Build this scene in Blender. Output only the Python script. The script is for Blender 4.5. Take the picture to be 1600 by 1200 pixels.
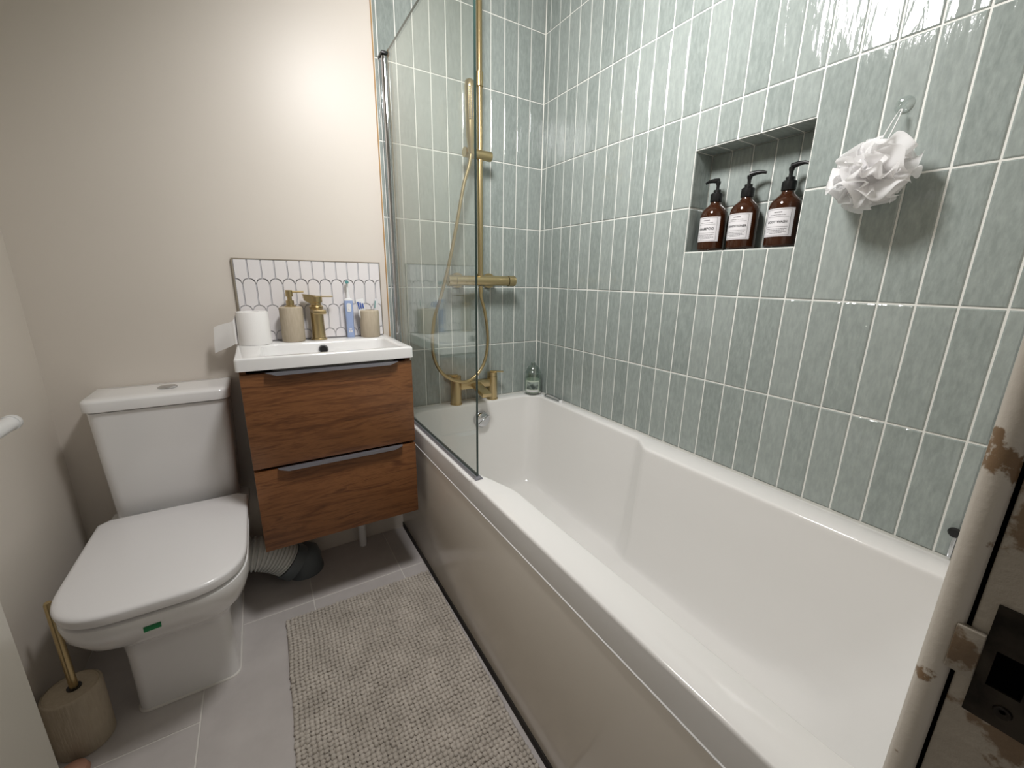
import bpy, bmesh, math, random
from mathutils import Vector, Matrix
random.seed(7)
for o in list(bpy.data.objects): bpy.data.objects.remove(o, do_unlink=True)
SC = bpy.context.scene
COL = SC.collection
PI = math.pi

# ------------------------------------------------------------------ camera, world, exposure
cam_d = bpy.data.cameras.new('camera'); cam = bpy.data.objects.new('camera', cam_d); COL.objects.link(cam)
cam_d.sensor_width = 36.0; cam_d.lens = 36.0 * 640.53 / 1600.0; cam_d.clip_start = 0.01
cam.matrix_world = (Matrix.Translation((-1.14707, -1.64116, 1.09537)) @ Matrix.Rotation(-0.551359, 4, 'Z')
                    @ Matrix.Rotation(1.318681, 4, 'X') @ Matrix.Rotation(0.01558, 4, 'Z'))
SC.camera = cam
w = bpy.data.worlds.new('world'); SC.world = w; w.use_nodes = True
w.node_tree.nodes['Background'].inputs[0].default_value = (1.0, 0.95, 0.90, 1)
w.node_tree.nodes['Background'].inputs[1].default_value = 0.16
SC.view_settings.view_transform = 'Standard'; SC.view_settings.look = 'None'
SC.view_settings.gamma = 1.0; SC.view_settings.use_curve_mapping = False
SC.view_settings.exposure = 0.0
LAMP_POS = (-0.80, -0.89, 2.02); LAMP_STRENGTH = 75.0; LAMP_R = 0.14
LAMP_ROT = Vector((0, 0, -1)).rotation_difference(Vector((.58, .28, -.77))).to_euler()      # adjustable head, aimed at the bath corner

# ------------------------------------------------------------------ materials
def srgb(r, g, b):
    f = lambda c: (c / 255 / 12.92) if c <= 10 else ((c / 255 + .055) / 1.055) ** 2.4
    return (f(r), f(g), f(b), 1)
def mat(name, col, rough=.5, metal=0., spec=.5, coat=0., trans=0., emis=None, estr=0.):
    m = bpy.data.materials.new(name); m.use_nodes = True
    p = m.node_tree.nodes['Principled BSDF']; I = p.inputs
    I['Base Color'].default_value = col; I['Roughness'].default_value = rough; I['Metallic'].default_value = metal
    I['Specular IOR Level'].default_value = spec; I['Coat Weight'].default_value = coat
    I['Transmission Weight'].default_value = trans
    if emis: I['Emission Color'].default_value = emis; I['Emission Strength'].default_value = estr
    return m
def N(m, t, **kw):
    n = m.node_tree.nodes.new(t)
    for k, v in kw.items():
        if k in n.inputs: n.inputs[k].default_value = v
        else: setattr(n, k, v)
    return n
def L(m, a, b): m.node_tree.links.new(a, b)
def P(m): return m.node_tree.nodes['Principled BSDF']
def coords(m, scale=(1, 1, 1), rnd=False):
    tc = N(m, 'ShaderNodeTexCoord'); mp = N(m, 'ShaderNodeMapping'); mp.inputs['Scale'].default_value = scale
    if rnd:
        oi = N(m, 'ShaderNodeObjectInfo'); ad = N(m, 'ShaderNodeVectorMath', operation='MULTIPLY_ADD')
        cb = N(m, 'ShaderNodeCombineXYZ')
        for k in range(3): L(m, oi.outputs['Random'], cb.inputs[k])
        L(m, cb.outputs[0], ad.inputs[0]); ad.inputs[1].default_value = (7.3, 11.7, 5.1); L(m, tc.outputs['Object'], ad.inputs[2])
        L(m, ad.outputs[0], mp.inputs['Vector'])
    else: L(m, tc.outputs['Object'], mp.inputs['Vector'])
    return mp.outputs[0]
def noise(m, vec, scale, detail=3., rough=.5, dist=0.):
    n = N(m, 'ShaderNodeTexNoise'); L(m, vec, n.inputs['Vector'])
    n.inputs['Scale'].default_value = scale; n.inputs['Detail'].default_value = detail
    n.inputs['Roughness'].default_value = rough; n.inputs['Distortion'].default_value = dist
    return n.outputs['Fac']
def ramp(m, fac, stops):
    r = N(m, 'ShaderNodeValToRGB'); L(m, fac, r.inputs[0]); e = r.color_ramp.elements
    while len(e) < len(stops): e.new(.5)
    for x, (p, c) in zip(e, stops): x.position = p; x.color = c
    return r.outputs[0]
def bump(m, h, strength=.3, dist=.002):
    b = N(m, 'ShaderNodeBump'); b.inputs['Strength'].default_value = strength; b.inputs['Distance'].default_value = dist
    L(m, h, b.inputs['Height']); L(m, b.outputs[0], P(m).inputs['Normal']); return b
def mixc(m, fac, a, b):
    n = N(m, 'ShaderNodeMix', data_type='RGBA'); L(m, fac, n.inputs[0])
    for s, v in ((6, a), (7, b)):
        if isinstance(v, tuple): n.inputs[s].default_value = v
        else: L(m, v, n.inputs[s])
    return n.outputs[2]

M = {}
def paint(name, col, rough=.42, bs=.05):
    m = mat(name, col, rough); v = coords(m)
    c = ramp(m, noise(m, v, 1.7, 4), [(.3, tuple(x * .965 for x in col[:3]) + (1,)), (.7, col)]); L(m, c, P(m).inputs['Base Color'])
    bump(m, noise(m, v, 160, 2), bs, .0006); return m
M['paint'] = paint('cream_wall_paint', srgb(225, 217, 207))
M['ceil'] = paint('ceiling_paint', srgb(232, 228, 220), .7)
M['gloss_paint'] = paint('white_gloss_paint', srgb(226, 220, 208), .3)
# glazed sage tile with ripples that run up the tile
m = M['tile'] = mat('sage_glazed_tile', srgb(150, 160, 154), .07, spec=.55)
v1 = coords(m, (1, 1, .16), True); v2 = coords(m, (1, 1, .32), True)
n1 = noise(m, v1, 34, 2, .5, .8); n2 = noise(m, v2, 120, 3, .6)
oi = N(m, 'ShaderNodeObjectInfo')
base = ramp(m, oi.outputs['Random'], [(0, srgb(139, 148, 144)), (1, srgb(154, 162, 158))])
st = ramp(m, n2, [(.35, (0, 0, 0, 1)), (.75, (1, 1, 1, 1))])
mu = N(m, 'ShaderNodeMath', operation='MULTIPLY'); L(m, st, mu.inputs[0]); mu.inputs[1].default_value = .42
L(m, mixc(m, mu.outputs[0], base, srgb(184, 192, 187)), P(m).inputs['Base Color'])
ad = N(m, 'ShaderNodeMath', operation='MULTIPLY_ADD'); L(m, n2, ad.inputs[0]); ad.inputs[1].default_value = .16; L(m, n1, ad.inputs[2])
bump(m, ad.outputs[0], .6, .0042)
m = M['grout'] = mat('white_grout', srgb(236, 236, 230), .85); bump(m, noise(m, coords(m), 300, 2), .2, .0005)
m = M['floor_tile'] = mat('light_grey_floor_tile', srgb(182, 176, 174), .38); v = coords(m, (1, 1, 1), True)
L(m, ramp(m, noise(m, v, 9, 5, .6), [(.3, srgb(190, 184, 181)), (.7, srgb(202, 196, 193))]), P(m).inputs['Base Color'])
bump(m, noise(m, v, 90, 3), .08, .0006)
M['floor_grout'] = mat('floor_grout', srgb(226, 222, 216), .9)
M['acrylic'] = mat('white_bath_acrylic', srgb(238, 236, 233), .09, spec=.5)
M['ceramic'] = mat('white_ceramic', srgb(240, 239, 238), .08, spec=.5)
m = M['seatplastic'] = mat('white_seat_plastic', srgb(238, 236, 236), .2)
m = M['panel'] = mat('greige_gloss_panel', srgb(222, 214, 202), .16)
M['black'] = mat('black_plastic', srgb(16, 16, 17), .35)
M['void'] = mat('matt_black_hole', srgb(6, 6, 6), 1., spec=0.)
M['dark'] = mat('dark_gap', srgb(38, 32, 28), .8)
M['chrome'] = mat('chrome', srgb(205, 207, 210), .08, 1.)
M['steel'] = mat('worn_steel', srgb(120, 112, 100), .45, .8)
L(M['steel'], ramp(M['steel'], noise(M['steel'], coords(M['steel']), 40, 4), [(.35, srgb(30, 27, 24)), (.65, srgb(66, 60, 53))]), P(M['steel']).inputs['Base Color'])
m = M['brass'] = mat('brushed_brass', srgb(198, 178, 136), .3, 1.)
bump(m, noise(m, coords(m, (1, 1, 12)), 160, 2), .06, .0004)
# walnut
m = M['wood'] = mat('walnut_veneer', srgb(110, 70, 42), .36)
v = coords(m, (1.0, 1, 9)); a = noise(m, v, 3.4, 6, .62, 1.8); b2 = noise(m, coords(m, (3, 1, 60)), 8, 4, .6)
mm_ = N(m, 'ShaderNodeMath', operation='MULTIPLY_ADD'); L(m, b2, mm_.inputs[0]); mm_.inputs[1].default_value = .35; L(m, a, mm_.inputs[2])
L(m, ramp(m, mm_.outputs[0], [(.40, srgb(74, 44, 24)), (.58, srgb(112, 70, 40)), (.72, srgb(136, 90, 54)), (.86, srgb(96, 58, 33))]), P(m).inputs['Base Color'])
bump(m, mm_.outputs[0], .06, .001)
M['handle_grey'] = mat('brushed_grey_pull', srgb(150, 150, 158), .35, .6)
M['carcass'] = mat('brown_cabinet_board', srgb(96, 62, 40), .5)
# ribbed stoneware
m = M['ribbed'] = mat('ribbed_beige_stoneware', srgb(192, 178, 156), .7)
L(m, ramp(m, noise(m, coords(m, (1, 1, .2)), 150, 3), [(.3, srgb(186, 172, 150)), (.7, srgb(197, 184, 163))]), P(m).inputs['Base Color'])
bump(m, noise(m, coords(m, (1, 1, .12)), 210, 2), .25, .0015)
M['beige'] = mat('beige_stoneware', srgb(198, 181, 150), .6)
M['blue'] = mat('periwinkle_plastic', srgb(158, 176, 214), .35)
M['deepblue'] = mat('blue_print', srgb(70, 96, 170), .5)
M['whiteplastic'] = mat('white_plastic', srgb(238, 238, 238), .3)
M['teal'] = mat('teal_bristle', srgb(92, 150, 150), .6)
m = M['paper'] = mat('white_tissue', srgb(244, 242, 240), .95); bump(m, noise(m, coords(m), 260, 2), .25, .001)
M['green'] = mat('green_tape', srgb(16, 110, 62), .5)
M['label'] = mat('white_label', srgb(226, 224, 226), .5)
M['ink'] = mat('black_ink', srgb(34, 32, 34), .6)
M['greyline'] = mat('grey_outline', srgb(150, 150, 156), .5)
M['edge_tan'] = mat('raw_board_edge', srgb(150, 140, 124), .7)
M['white_tile'] = mat('white_splash_tile', srgb(236, 232, 232), .22)
m = M['amber'] = mat('amber_bottle', srgb(62, 33, 18), .06, spec=.6, trans=.15)
P(m).inputs['IOR'].default_value = 1.45
M['wax'] = mat('sage_wax', srgb(196, 206, 190), .6)
M['tan'] = mat('tan_adhesive_edge', srgb(186, 150, 104), .8)
M['rubber_pink'] = mat('tan_rubber', srgb(186, 140, 118), .6)
M['pipe_grey'] = mat('dark_grey_pipe', srgb(96, 104, 108), .45)
M['pipe_white'] = mat('offwhite_ribbed_plastic', srgb(224, 226, 222), .5)
m = M['mat'] = mat('taupe_chenille', srgb(178, 168, 158), .95)
L(m, ramp(m, noise(m, coords(m), 14, 4), [(.3, srgb(178, 170, 160)), (.7, srgb(204, 196, 186))]), P(m).inputs['Base Color'])
# clear pane: see-through tint mixed with mirror reflection by Fresnel
def clear(name, tint, ior=1.5, rough=0.0, gain=1.6):
    m = bpy.data.materials.new(name); m.use_nodes = True; nt = m.node_tree; nt.nodes.remove(P(m))
    out = nt.nodes['Material Output']; t = N(m, 'ShaderNodeBsdfTransparent'); t.inputs[0].default_value = tint
    g = N(m, 'ShaderNodeBsdfGlossy'); g.inputs['Roughness'].default_value = rough; g.inputs['Color'].default_value = (.95, .97, .95, 1)
    ge = N(m, 'ShaderNodeNewGeometry'); dt = N(m, 'ShaderNodeVectorMath', operation='DOT_PRODUCT')
    L(m, ge.outputs['Normal'], dt.inputs[0]); L(m, ge.outputs['Incoming'], dt.inputs[1])
    ab = N(m, 'ShaderNodeMath', operation='ABSOLUTE'); L(m, dt.outputs['Value'], ab.inputs[0])
    sb = N(m, 'ShaderNodeMath', operation='SUBTRACT'); sb.inputs[0].default_value = 1; L(m, ab.outputs[0], sb.inputs[1])
    pw = N(m, 'ShaderNodeMath', operation='POWER'); L(m, sb.outputs[0], pw.inputs[0]); pw.inputs[1].default_value = 5
    f0 = ((ior - 1) / (ior + 1)) ** 2
    mu = N(m, 'ShaderNodeMath', operation='MULTIPLY_ADD', use_clamp=True); L(m, pw.outputs[0], mu.inputs[0]); mu.inputs[1].default_value = (1 - f0) * gain; mu.inputs[2].default_value = f0 * gain
    mx = N(m, 'ShaderNodeMixShader'); L(m, mu.outputs[0], mx.inputs[0]); L(m, t.outputs[0], mx.inputs[1]); L(m, g.outputs[0], mx.inputs[2])
    L(m, mx.outputs[0], out.inputs[0]); return m
M['glass'] = clear('clear_glass', (.955, .975, .965, 1), 1.5, 0, 1.0)
M['jar'] = clear('jar_glass', (.86, .90, .88, 1), 1.5, .03, 3.2)
M['lid_glass'] = clear('lid_glass', (.66, .72, .70, 1), 1.5, .05, 4.0)
M['clearplastic'] = clear('clear_plastic', (.93, .95, .95, 1), 1.6, .05, 2.2)
M['glass_edge'] = mat('dark_glass_edge', srgb(44, 62, 58), .15)
m = M['net'] = mat('white_mesh_net', srgb(253, 252, 252), .7)
nt = m.node_tree; tr = N(m, 'ShaderNodeBsdfTranslucent'); tr.inputs[0].default_value = (.98, .975, .975, 1)
mx = N(m, 'ShaderNodeMixShader'); mx.inputs[0].default_value = .5
L(m, P(m).outputs[0], mx.inputs[1]); L(m, tr.outputs[0], mx.inputs[2]); L(m, mx.outputs[0], nt.nodes['Material Output'].inputs[0])
# flaking paint over bare timber for the door lining
m = M['chipped'] = mat('chipped_white_paint', srgb(200, 194, 184), .5); v = coords(m)
k = noise(m, v, 22, 6, .6); L(m, mixc(m, ramp(m, k, [(.57, (0, 0, 0, 1)), (.60, (1, 1, 1, 1))]), srgb(204, 196, 184), srgb(132, 106, 78)), P(m).inputs['Base Color'])
bump(m, k, .4, .004)
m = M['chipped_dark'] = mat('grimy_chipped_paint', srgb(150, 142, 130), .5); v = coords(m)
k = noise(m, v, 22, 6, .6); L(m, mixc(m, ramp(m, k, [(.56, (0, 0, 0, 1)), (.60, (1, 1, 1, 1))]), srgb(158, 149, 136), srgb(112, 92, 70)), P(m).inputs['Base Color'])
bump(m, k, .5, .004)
M['bulb'] = mat('lamp_diffuser', (1, 1, 1, 1), .5, emis=(1, .985, .978, 1), estr=LAMP_STRENGTH)

# ------------------------------------------------------------------ helpers
def mkobj(name, me, parent=None, loc=(0, 0, 0), rot=(0, 0, 0)):
    o = bpy.data.objects.new(name, me); COL.objects.link(o); o.location = loc; o.rotation_euler = rot
    if parent: o.parent = parent
    return o
def tag(o, label, cat, group=None, kind=None):
    o['label'] = label; o['category'] = cat
    if group: o['group'] = group
    if kind: o['kind'] = kind
    return o
def thing(name, label, cat, loc=(0, 0, 0), rotz=0., group=None):
    o = bpy.data.objects.new(name, None); COL.objects.link(o); o.location = loc; o.rotation_euler = (0, 0, rotz)
    o.empty_display_size = .05
    return tag(o, label, cat, group)
def mesh(name, verts, faces, mats, fm=None, smooth=False):
    me = bpy.data.meshes.new(name); me.from_pydata([tuple(v) for v in verts], [], faces)
    for mt in (mats if isinstance(mats, (list, tuple)) else [mats]): me.materials.append(M[mt])
    if fm: me.polygons.foreach_set('material_index', fm)
    if smooth: me.polygons.foreach_set('use_smooth', [True] * len(me.polygons))
    me.update(); return me
def finish(bm, name, mats, smooth=False, angle=None):
    me = bpy.data.meshes.new(name); bmesh.ops.recalc_face_normals(bm, faces=bm.faces); bm.to_mesh(me); bm.free()
    for mt in (mats if isinstance(mats, (list, tuple)) else [mats]): me.materials.append(M[mt])
    if smooth or angle: me.polygons.foreach_set('use_smooth', [True] * len(me.polygons))
    if angle: me.set_sharp_from_angle(angle=angle)
    return me
def add_box(bm, x0, x1, y0, y1, z0, z1, mi=0):
    xs, ys, zs = sorted((x0, x1)), sorted((y0, y1)), sorted((z0, z1))
    v = [bm.verts.new((x, y, z)) for x in xs for y in ys for z in zs]
    for f in ((0, 1, 3, 2), (4, 6, 7, 5), (0, 4, 5, 1), (2, 3, 7, 6), (0, 2, 6, 4), (1, 5, 7, 3)):
        bm.faces.new([v[i] for i in f]).material_index = mi
def box_me(name, dims, mats, bev=0., seg=2):
    bm = bmesh.new(); add_box(bm, *dims)
    if bev: bmesh.ops.bevel(bm, geom=bm.edges[:], offset=bev, segments=seg, affect='EDGES', profile=.5)
    return finish(bm, name, mats, angle=.6 if bev else None)
def lathe_me(name, prof, mats, n=32, smooth=True, close=True, angle=.7):
    bm = bmesh.new(); rings = []
    for r, z in prof:
        if r < 1e-6: rings.append([bm.verts.new((0, 0, z))])
        else: rings.append([bm.verts.new((r * math.cos(2 * PI * i / n), r * math.sin(2 * PI * i / n), z)) for i in range(n)])
    for a, b in zip(rings, rings[1:]):
        if len(a) == 1 and len(b) == 1: continue
        for i in range(n):
            j = (i + 1) % n
            if len(a) == 1: bm.faces.new((a[0], b[j], b[i]))
            elif len(b) == 1: bm.faces.new((a[i], a[j], b[0]))
            else: bm.faces.new((a[i], a[j], b[j], b[i]))
    return finish(bm, name, mats, angle=angle)
def catmull(pts, k=8):
    pts = [Vector(p) for p in pts]; out = []
    for i in range(len(pts) - 1):
        p0, p1, p2, p3 = pts[max(i - 1, 0)], pts[i], pts[i + 1], pts[min(i + 2, len(pts) - 1)]
        for s in range(k):
            t = s / k
            out.append(.5 * ((2 * p1) + (p2 - p0) * t + (2 * p0 - 5 * p1 + 4 * p2 - p3) * t * t + (3 * p1 - p0 - 3 * p2 + p3) * t ** 3))
    return out + [pts[-1]]
def tube_into(bm, pts, r, n=12, mi=0):
    pts = [Vector(p) for p in pts]; rr = r if isinstance(r, (list, tuple)) else [r] * len(pts)
    t = (pts[1] - pts[0]).normalized(); u = t.orthogonal().normalized(); rings = []
    for i, p in enumerate(pts):
        t = (pts[min(i + 1, len(pts) - 1)] - pts[max(i - 1, 0)]).normalized()
        u = (u - t * u.dot(t)).normalized(); w_ = t.cross(u)
        rings.append([bm.verts.new(p + (u * math.cos(2 * PI * k / n) + w_ * math.sin(2 * PI * k / n)) * rr[i]) for k in range(n)])
    for a, b in zip(rings, rings[1:]):
        for k in range(n): bm.faces.new((a[k], a[(k + 1) % n], b[(k + 1) % n], b[k])).material_index = mi
    bm.faces.new(rings[0][::-1]).material_index = mi; bm.faces.new(rings[-1]).material_index = mi
def tube_me(name, pts, r, mats, n=12):
    bm = bmesh.new(); tube_into(bm, pts, r, n); return finish(bm, name, mats, angle=.9)
def loft_me(name, rings, mats, cap0=True, cap1=True, angle=.7):
    bm = bmesh.new(); R = [[bm.verts.new(p) for p in r] for r in rings]; n = len(R[0])
    for a, b in zip(R, R[1:]):
        for k in range(n): bm.faces.new((a[k], a[(k + 1) % n], b[(k + 1) % n], b[k]))
    if cap0: bm.faces.new(R[0][::-1])
    if cap1: bm.faces.new(R[-1])
    return finish(bm, name, mats, angle=angle)
def rpoly(cs, seg=8, line=6):
    """closed outline from (x, y, radius) corners; equal sampling for equal corner counts"""
    n = len(cs); ent = []
    for i in range(n):
        p, a, b = Vector(cs[i][:2]), Vector(cs[i - 1][:2]), Vector(cs[(i + 1) % n][:2])
        d1, d2 = (a - p), (b - p); l1, l2 = d1.length, d2.length; d1.normalize(); d2.normalize()
        c = max(-1, min(1, d1.dot(d2))); th = math.acos(c)
        t = min(cs[i][2] / max(math.tan(th / 2), 1e-4), l1 * .48, l2 * .48)
        s, e = p + d1 * t, p + d2 * t
        arc = []
        for k in range(seg + 1):
            q = k / seg; arc.append((1 - q) ** 2 * s + 2 * q * (1 - q) * p + q * q * e)
        ent.append(arc)
    out = []
    for i in range(n):
        out += ent[i]; e, s = ent[i][-1], ent[(i + 1) % n][0]
        out += [e.lerp(s, k / (line + 1)) for k in range(1, line + 1)]
    return out
def ring(pts, z): return [(p[0], p[1], z) for p in pts]
def offs(pts, towards, d):
    return [p + (q - p).normalized() * d if (q - p).length > 1e-6 else p for p, q in zip(pts, towards)]
def text_me(name, txt, size, mapf, mats):
    cu = bpy.data.curves.new('t', 'FONT'); cu.body = txt; cu.size = size; cu.align_x = 'CENTER'; cu.align_y = 'CENTER'; cu.resolution_u = 2; cu.offset = size * .022
    o = bpy.data.objects.new('t', cu); COL.objects.link(o); bpy.context.view_layer.update()
    me = bpy.data.meshes.new_from_object(o.evaluated_get(bpy.context.evaluated_depsgraph_get()))
    bpy.data.objects.remove(o); bpy.data.curves.remove(cu); me.name = name
    for v in me.vertices: v.co = mapf(v.co.x, v.co.y)
    me.materials.clear(); me.materials.append(M[mats]); return me

# ------------------------------------------------------------------ structure
TW, TH, RIM, ZR4 = .0625, .2543, .553, 1.0553
CEIL = 2.3250
GAP = .0038
def struct(name, me, label, cat='structure'):
    o = mkobj(name, me); o['kind'] = 'structure'; o['label'] = label; o['category'] = cat; return o
floor = struct('floor', box_me('floor', (-1.79, .1, -1.82, .1, -.06, -.0015), 'floor_grout'), 'light grey tiled bathroom floor with pale grout lines', 'floor')
wall_back = struct('wall_back', box_me('wall_back', (-1.79, .10, .006, .12, -.06, CEIL), 'paint'), 'back wall, cream paint on the left and sage tile beside the bath', 'wall')
wall_left = struct('wall_left', box_me('wall_left', (-1.80, -1.69, -1.82, .006, -.06, CEIL), 'paint'), 'cream painted wall beside the toilet', 'wall')
ceiling = struct('ceiling', box_me('ceiling', (-1.80, .12, -1.82, .12, CEIL, CEIL + .06), 'ceil'), 'white ceiling above the bathroom', 'ceiling')
NY0, NY1, NZ0, NZ1, ND = -.78125, -1.09375, 1.1815, 1.464, .085
bm = bmesh.new()
add_box(bm, .002, .12, -1.82, .006, -.06, NZ0); add_box(bm, .002, .12, -1.82, .006, NZ1, CEIL)
add_box(bm, .002, .12, NY0, .006, NZ0, NZ1); add_box(bm, .002, .12, -1.82, NY1, NZ0, NZ1)
add_box(bm, ND, .12, NY1, NY0, NZ0, NZ1)
wall_right = struct('wall_right', finish(bm, 'wall_right', 'grout'), 'long sage tiled wall behind the bath with a recessed niche', 'wall')
bm = bmesh.new()
add_box(bm, -.736, .002, -1.82, -1.706, -.06, CEIL); add_box(bm, -.736, -.705, -1.706, -1.592, -.06, CEIL)
add_box(bm, -1.69, -1.555, -1.82, -1.592, -.06, CEIL); add_box(bm, -1.555, -.736, -1.82, -1.592, 2.03, CEIL)
wall_front = struct('wall_front', finish(bm, 'wall_front', 'paint'), 'doorway wall at the near end of the bath', 'wall')

# glazed tiles: local x = width, z = height, -y = face
_tc = {}
def tile_me(wd, ht, mt='tile', th=.0075, bev=.0024):
    key = (round(wd, 4), round(ht, 4), mt, th)
    if key in _tc: return _tc[key]
    a, b = wd / 2, ht / 2; v = []
    for (s, y) in ((0, th), (0, .0014), (bev, 0)):
        v += [(-a + s, y, -b + s), (a - s, y, -b + s), (a - s, y, b - s), (-a + s, y, b - s)]
    f = []
    for r in (0, 4):
        for k in range(4): f.append((r + k, r + (k + 1) % 4, r + 4 + (k + 1) % 4, r + 4 + k))
    f.append((8, 9, 10, 11))
    bmx = bmesh.new(); vv = [bmx.verts.new(p) for p in v]
    for q in f: bmx.faces.new([vv[i] for i in q])
    _tc[key] = finish(bmx, 'tile', mt); return _tc[key]
def jig(): return random.gauss(0, .0035)
def put_tile(parent, c, wd, ht, rotz, j=1.0, rotx=0., name='tile'):
    if wd < .004 or ht < .004: return
    o = mkobj(name, tile_me(wd, ht), parent, c, (rotx + jig() * j * .6, 0, rotz + jig() * j)); return o
rows = [RIM + .001, ZR4 - TH]
while rows[-1] + TH < CEIL - .01: rows.append(rows[-1] + TH)
rows.append(CEIL)
# back wall columns
grout_bed = mkobj('grout_bed', box_me('grout_bed', (-.7085, .004, .002, .0075, RIM - .03, CEIL), 'grout'), wall_back)
mkobj('exposed_edge', box_me('exposed_edge', (-.7125, -.7087, .0015, .0075, RIM - .02, CEIL), 'tan'), wall_back)['label'] = 'tan strip of adhesive along the tile edge'
xs = [0.0, -.070]
while xs[-1] > -.70: xs.append(xs[-1] - TW)
xs[-1] = -.7085
for x1, x0 in zip(xs, xs[1:]):
    for z0, z1 in zip(rows, rows[1:]):
        put_tile(wall_back, ((x0 + x1) / 2, 0, (z0 + z1) / 2), x1 - x0 - GAP, z1 - z0 - GAP, 0)
# right wall columns
ys = [0.0, -.03125]
while ys[-1] > -1.45: ys.append(ys[-1] - TW)
ys.append(-1.497)
for y1, y0 in zip(ys, ys[1:]):
    for z0, z1 in zip(rows, rows[1:]):
        spans = [(z0, z1)]
        ym = (y0 + y1) / 2
        if NY1 < ym < NY0:
            spans = [(a, b) for a, b in ((z0, min(z1, NZ0)), (max(z0, NZ1), z1)) if b - a > .01]
            if z0 >= NZ1 or z1 <= NZ0: spans = [(z0, z1)]
        for a, b in spans: put_tile(wall_right, (0, ym, (a + b) / 2), y1 - y0 - GAP, b - a - GAP, -PI / 2)
# niche lining
for k in range(5):
    ym = NY0 - TW * (k + .5)
    for a, b in ((NZ0, ZR4 + TH), (ZR4 + TH, NZ1)): put_tile(wall_right, (ND - .003, ym, (a + b) / 2), TW - GAP, b - a - GAP, -PI / 2, name='niche_tile')
    o = mkobj('niche_tile', tile_me(TW - GAP, ND - .006), wall_right, (ND / 2, ym, NZ1 - .0015)); o.rotation_euler = (PI / 2, 0, -PI / 2)
    o = mkobj('niche_tile', tile_me(TW - GAP, ND - .006), wall_right, (ND / 2, ym, NZ0 + .0015)); o.rotation_euler = (-PI / 2, 0, -PI / 2)
for a, b in ((NZ0, ZR4 + TH), (ZR4 + TH, NZ1)):
    put_tile(wall_right, (ND / 2, NY0 - .0015, (a + b) / 2), ND - .006, b - a - GAP, 0, 0, name='niche_tile')
    put_tile(wall_right, (ND / 2, NY1 + .0015, (a + b) / 2), ND - .006, b - a - GAP, PI, 0, name='niche_tile')
mkobj('end_trim', box_me('end_trim', (-.003, .004, -1.5015, -1.4975, RIM, CEIL), 'chrome'), wall_right)['label'] = 'thin metal trim ending the tiles'

# floor tiles
_fc = {}
def floor_tile(x0, x1, y0, y1):
    x0, x1, y0, y1 = x0 + .0018, x1 - .0018, y0 + .0018, y1 - .0018
    key = (round(x1 - x0, 3), round(y1 - y0, 3))
    if key not in _fc:
        a, b = (x1 - x0) / 2, (y1 - y0) / 2; _fc[key] = box_me('floor_tile', (-a, a, -b, b, -.006, 0), 'floor_tile', .0008, 1)
    mkobj('floor_tile', _fc[key], floor, ((x0 + x1) / 2, (y0 + y1) / 2, 0))
cols = [(-1.69, -1.394, (-.566, -1.166)), (-1.394, -1.10, (-.27, -.87, -1.47)), (-1.10, -.793, (-.27, -.87, -1.47)), (-.793, -.49, (-.27, -.87, -1.47)), (-.49, -.19, (-.27, -.87, -1.47)), (-.19, 0.0, (-.27, -.87, -1.47))]
for x0, x1, cuts in cols:
    yy = [.006] + list(cuts) + [-1.81]
    for a, b in zip(yy, yy[1:]): floor_tile(x0, x1, b, a)

# door lining with stop, gap and strike keep
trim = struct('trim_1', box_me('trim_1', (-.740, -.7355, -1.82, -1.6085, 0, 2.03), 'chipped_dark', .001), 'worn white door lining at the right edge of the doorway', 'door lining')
mkobj('door_stop', loft_me('door_stop', [[(-.7350, -1.5895, z), (-.7350, -1.6050, z), (-.7400, -1.6062, z), (-.7430, -1.6045, z), (-.7450, -1.6005, z), (-.7450, -1.5965, z), (-.7430, -1.5925, z), (-.7390, -1.5895, z)] for z in (0, 2.03)], 'chipped', angle=.9), trim)
mkobj('gap', box_me('gap', (-.7380, -.7355, -1.6086, -1.6050, 0, 2.03), 'void'), trim)
keep = thing('strike_plate', 'worn steel latch strike plate with a square hole on the door lining', 'strike plate', (-.740, -1.626, .84))
bm = bmesh.new()
for d in ((-.009, -.003, -.043, .046), (.013, .034, -.043, .046), (-.003, .013, .013, .046), (-.003, .013, -.043, -.015)):
    add_box(bm, .0003, .0026, d[0], d[1], d[2], d[3])
mkobj('plate', finish(bm, 'plate', 'steel'), keep)
mkobj('latch_hole', box_me('latch_hole', (.0002, .0008, -.0035, .0135, -.0155, .0135), 'void'), keep)
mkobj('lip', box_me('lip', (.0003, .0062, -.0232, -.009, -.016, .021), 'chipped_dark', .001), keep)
mkobj('screw', lathe_me('screw', [(0, .0026), (.0015, .0026), (.0025, .0035), (.0042, .0040), (.0048, .0026), (.0048, .0)], 'steel', 16), keep, (0, .008, -.029), (0, PI / 2, 0))
keep.rotation_euler = (0, 0, PI); keep.location = (-.7398, -1.626, .84)
# door leaf, open against the left side
door = struct('door_1', box_me('door_1', (-1.596, -1.553, -1.585, -.752, .012, 1.99), 'gloss_paint', .002), 'white painted door standing open at the left edge', 'door')
hk = mkobj('handle', tube_me('handle', [(-1.553, -.812, 1.0), (-1.51, -.812, 1.0), (-1.505, -.83, 1.0), (-1.505, -.93, 1.0)], .008, 'chrome'), door)

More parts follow.
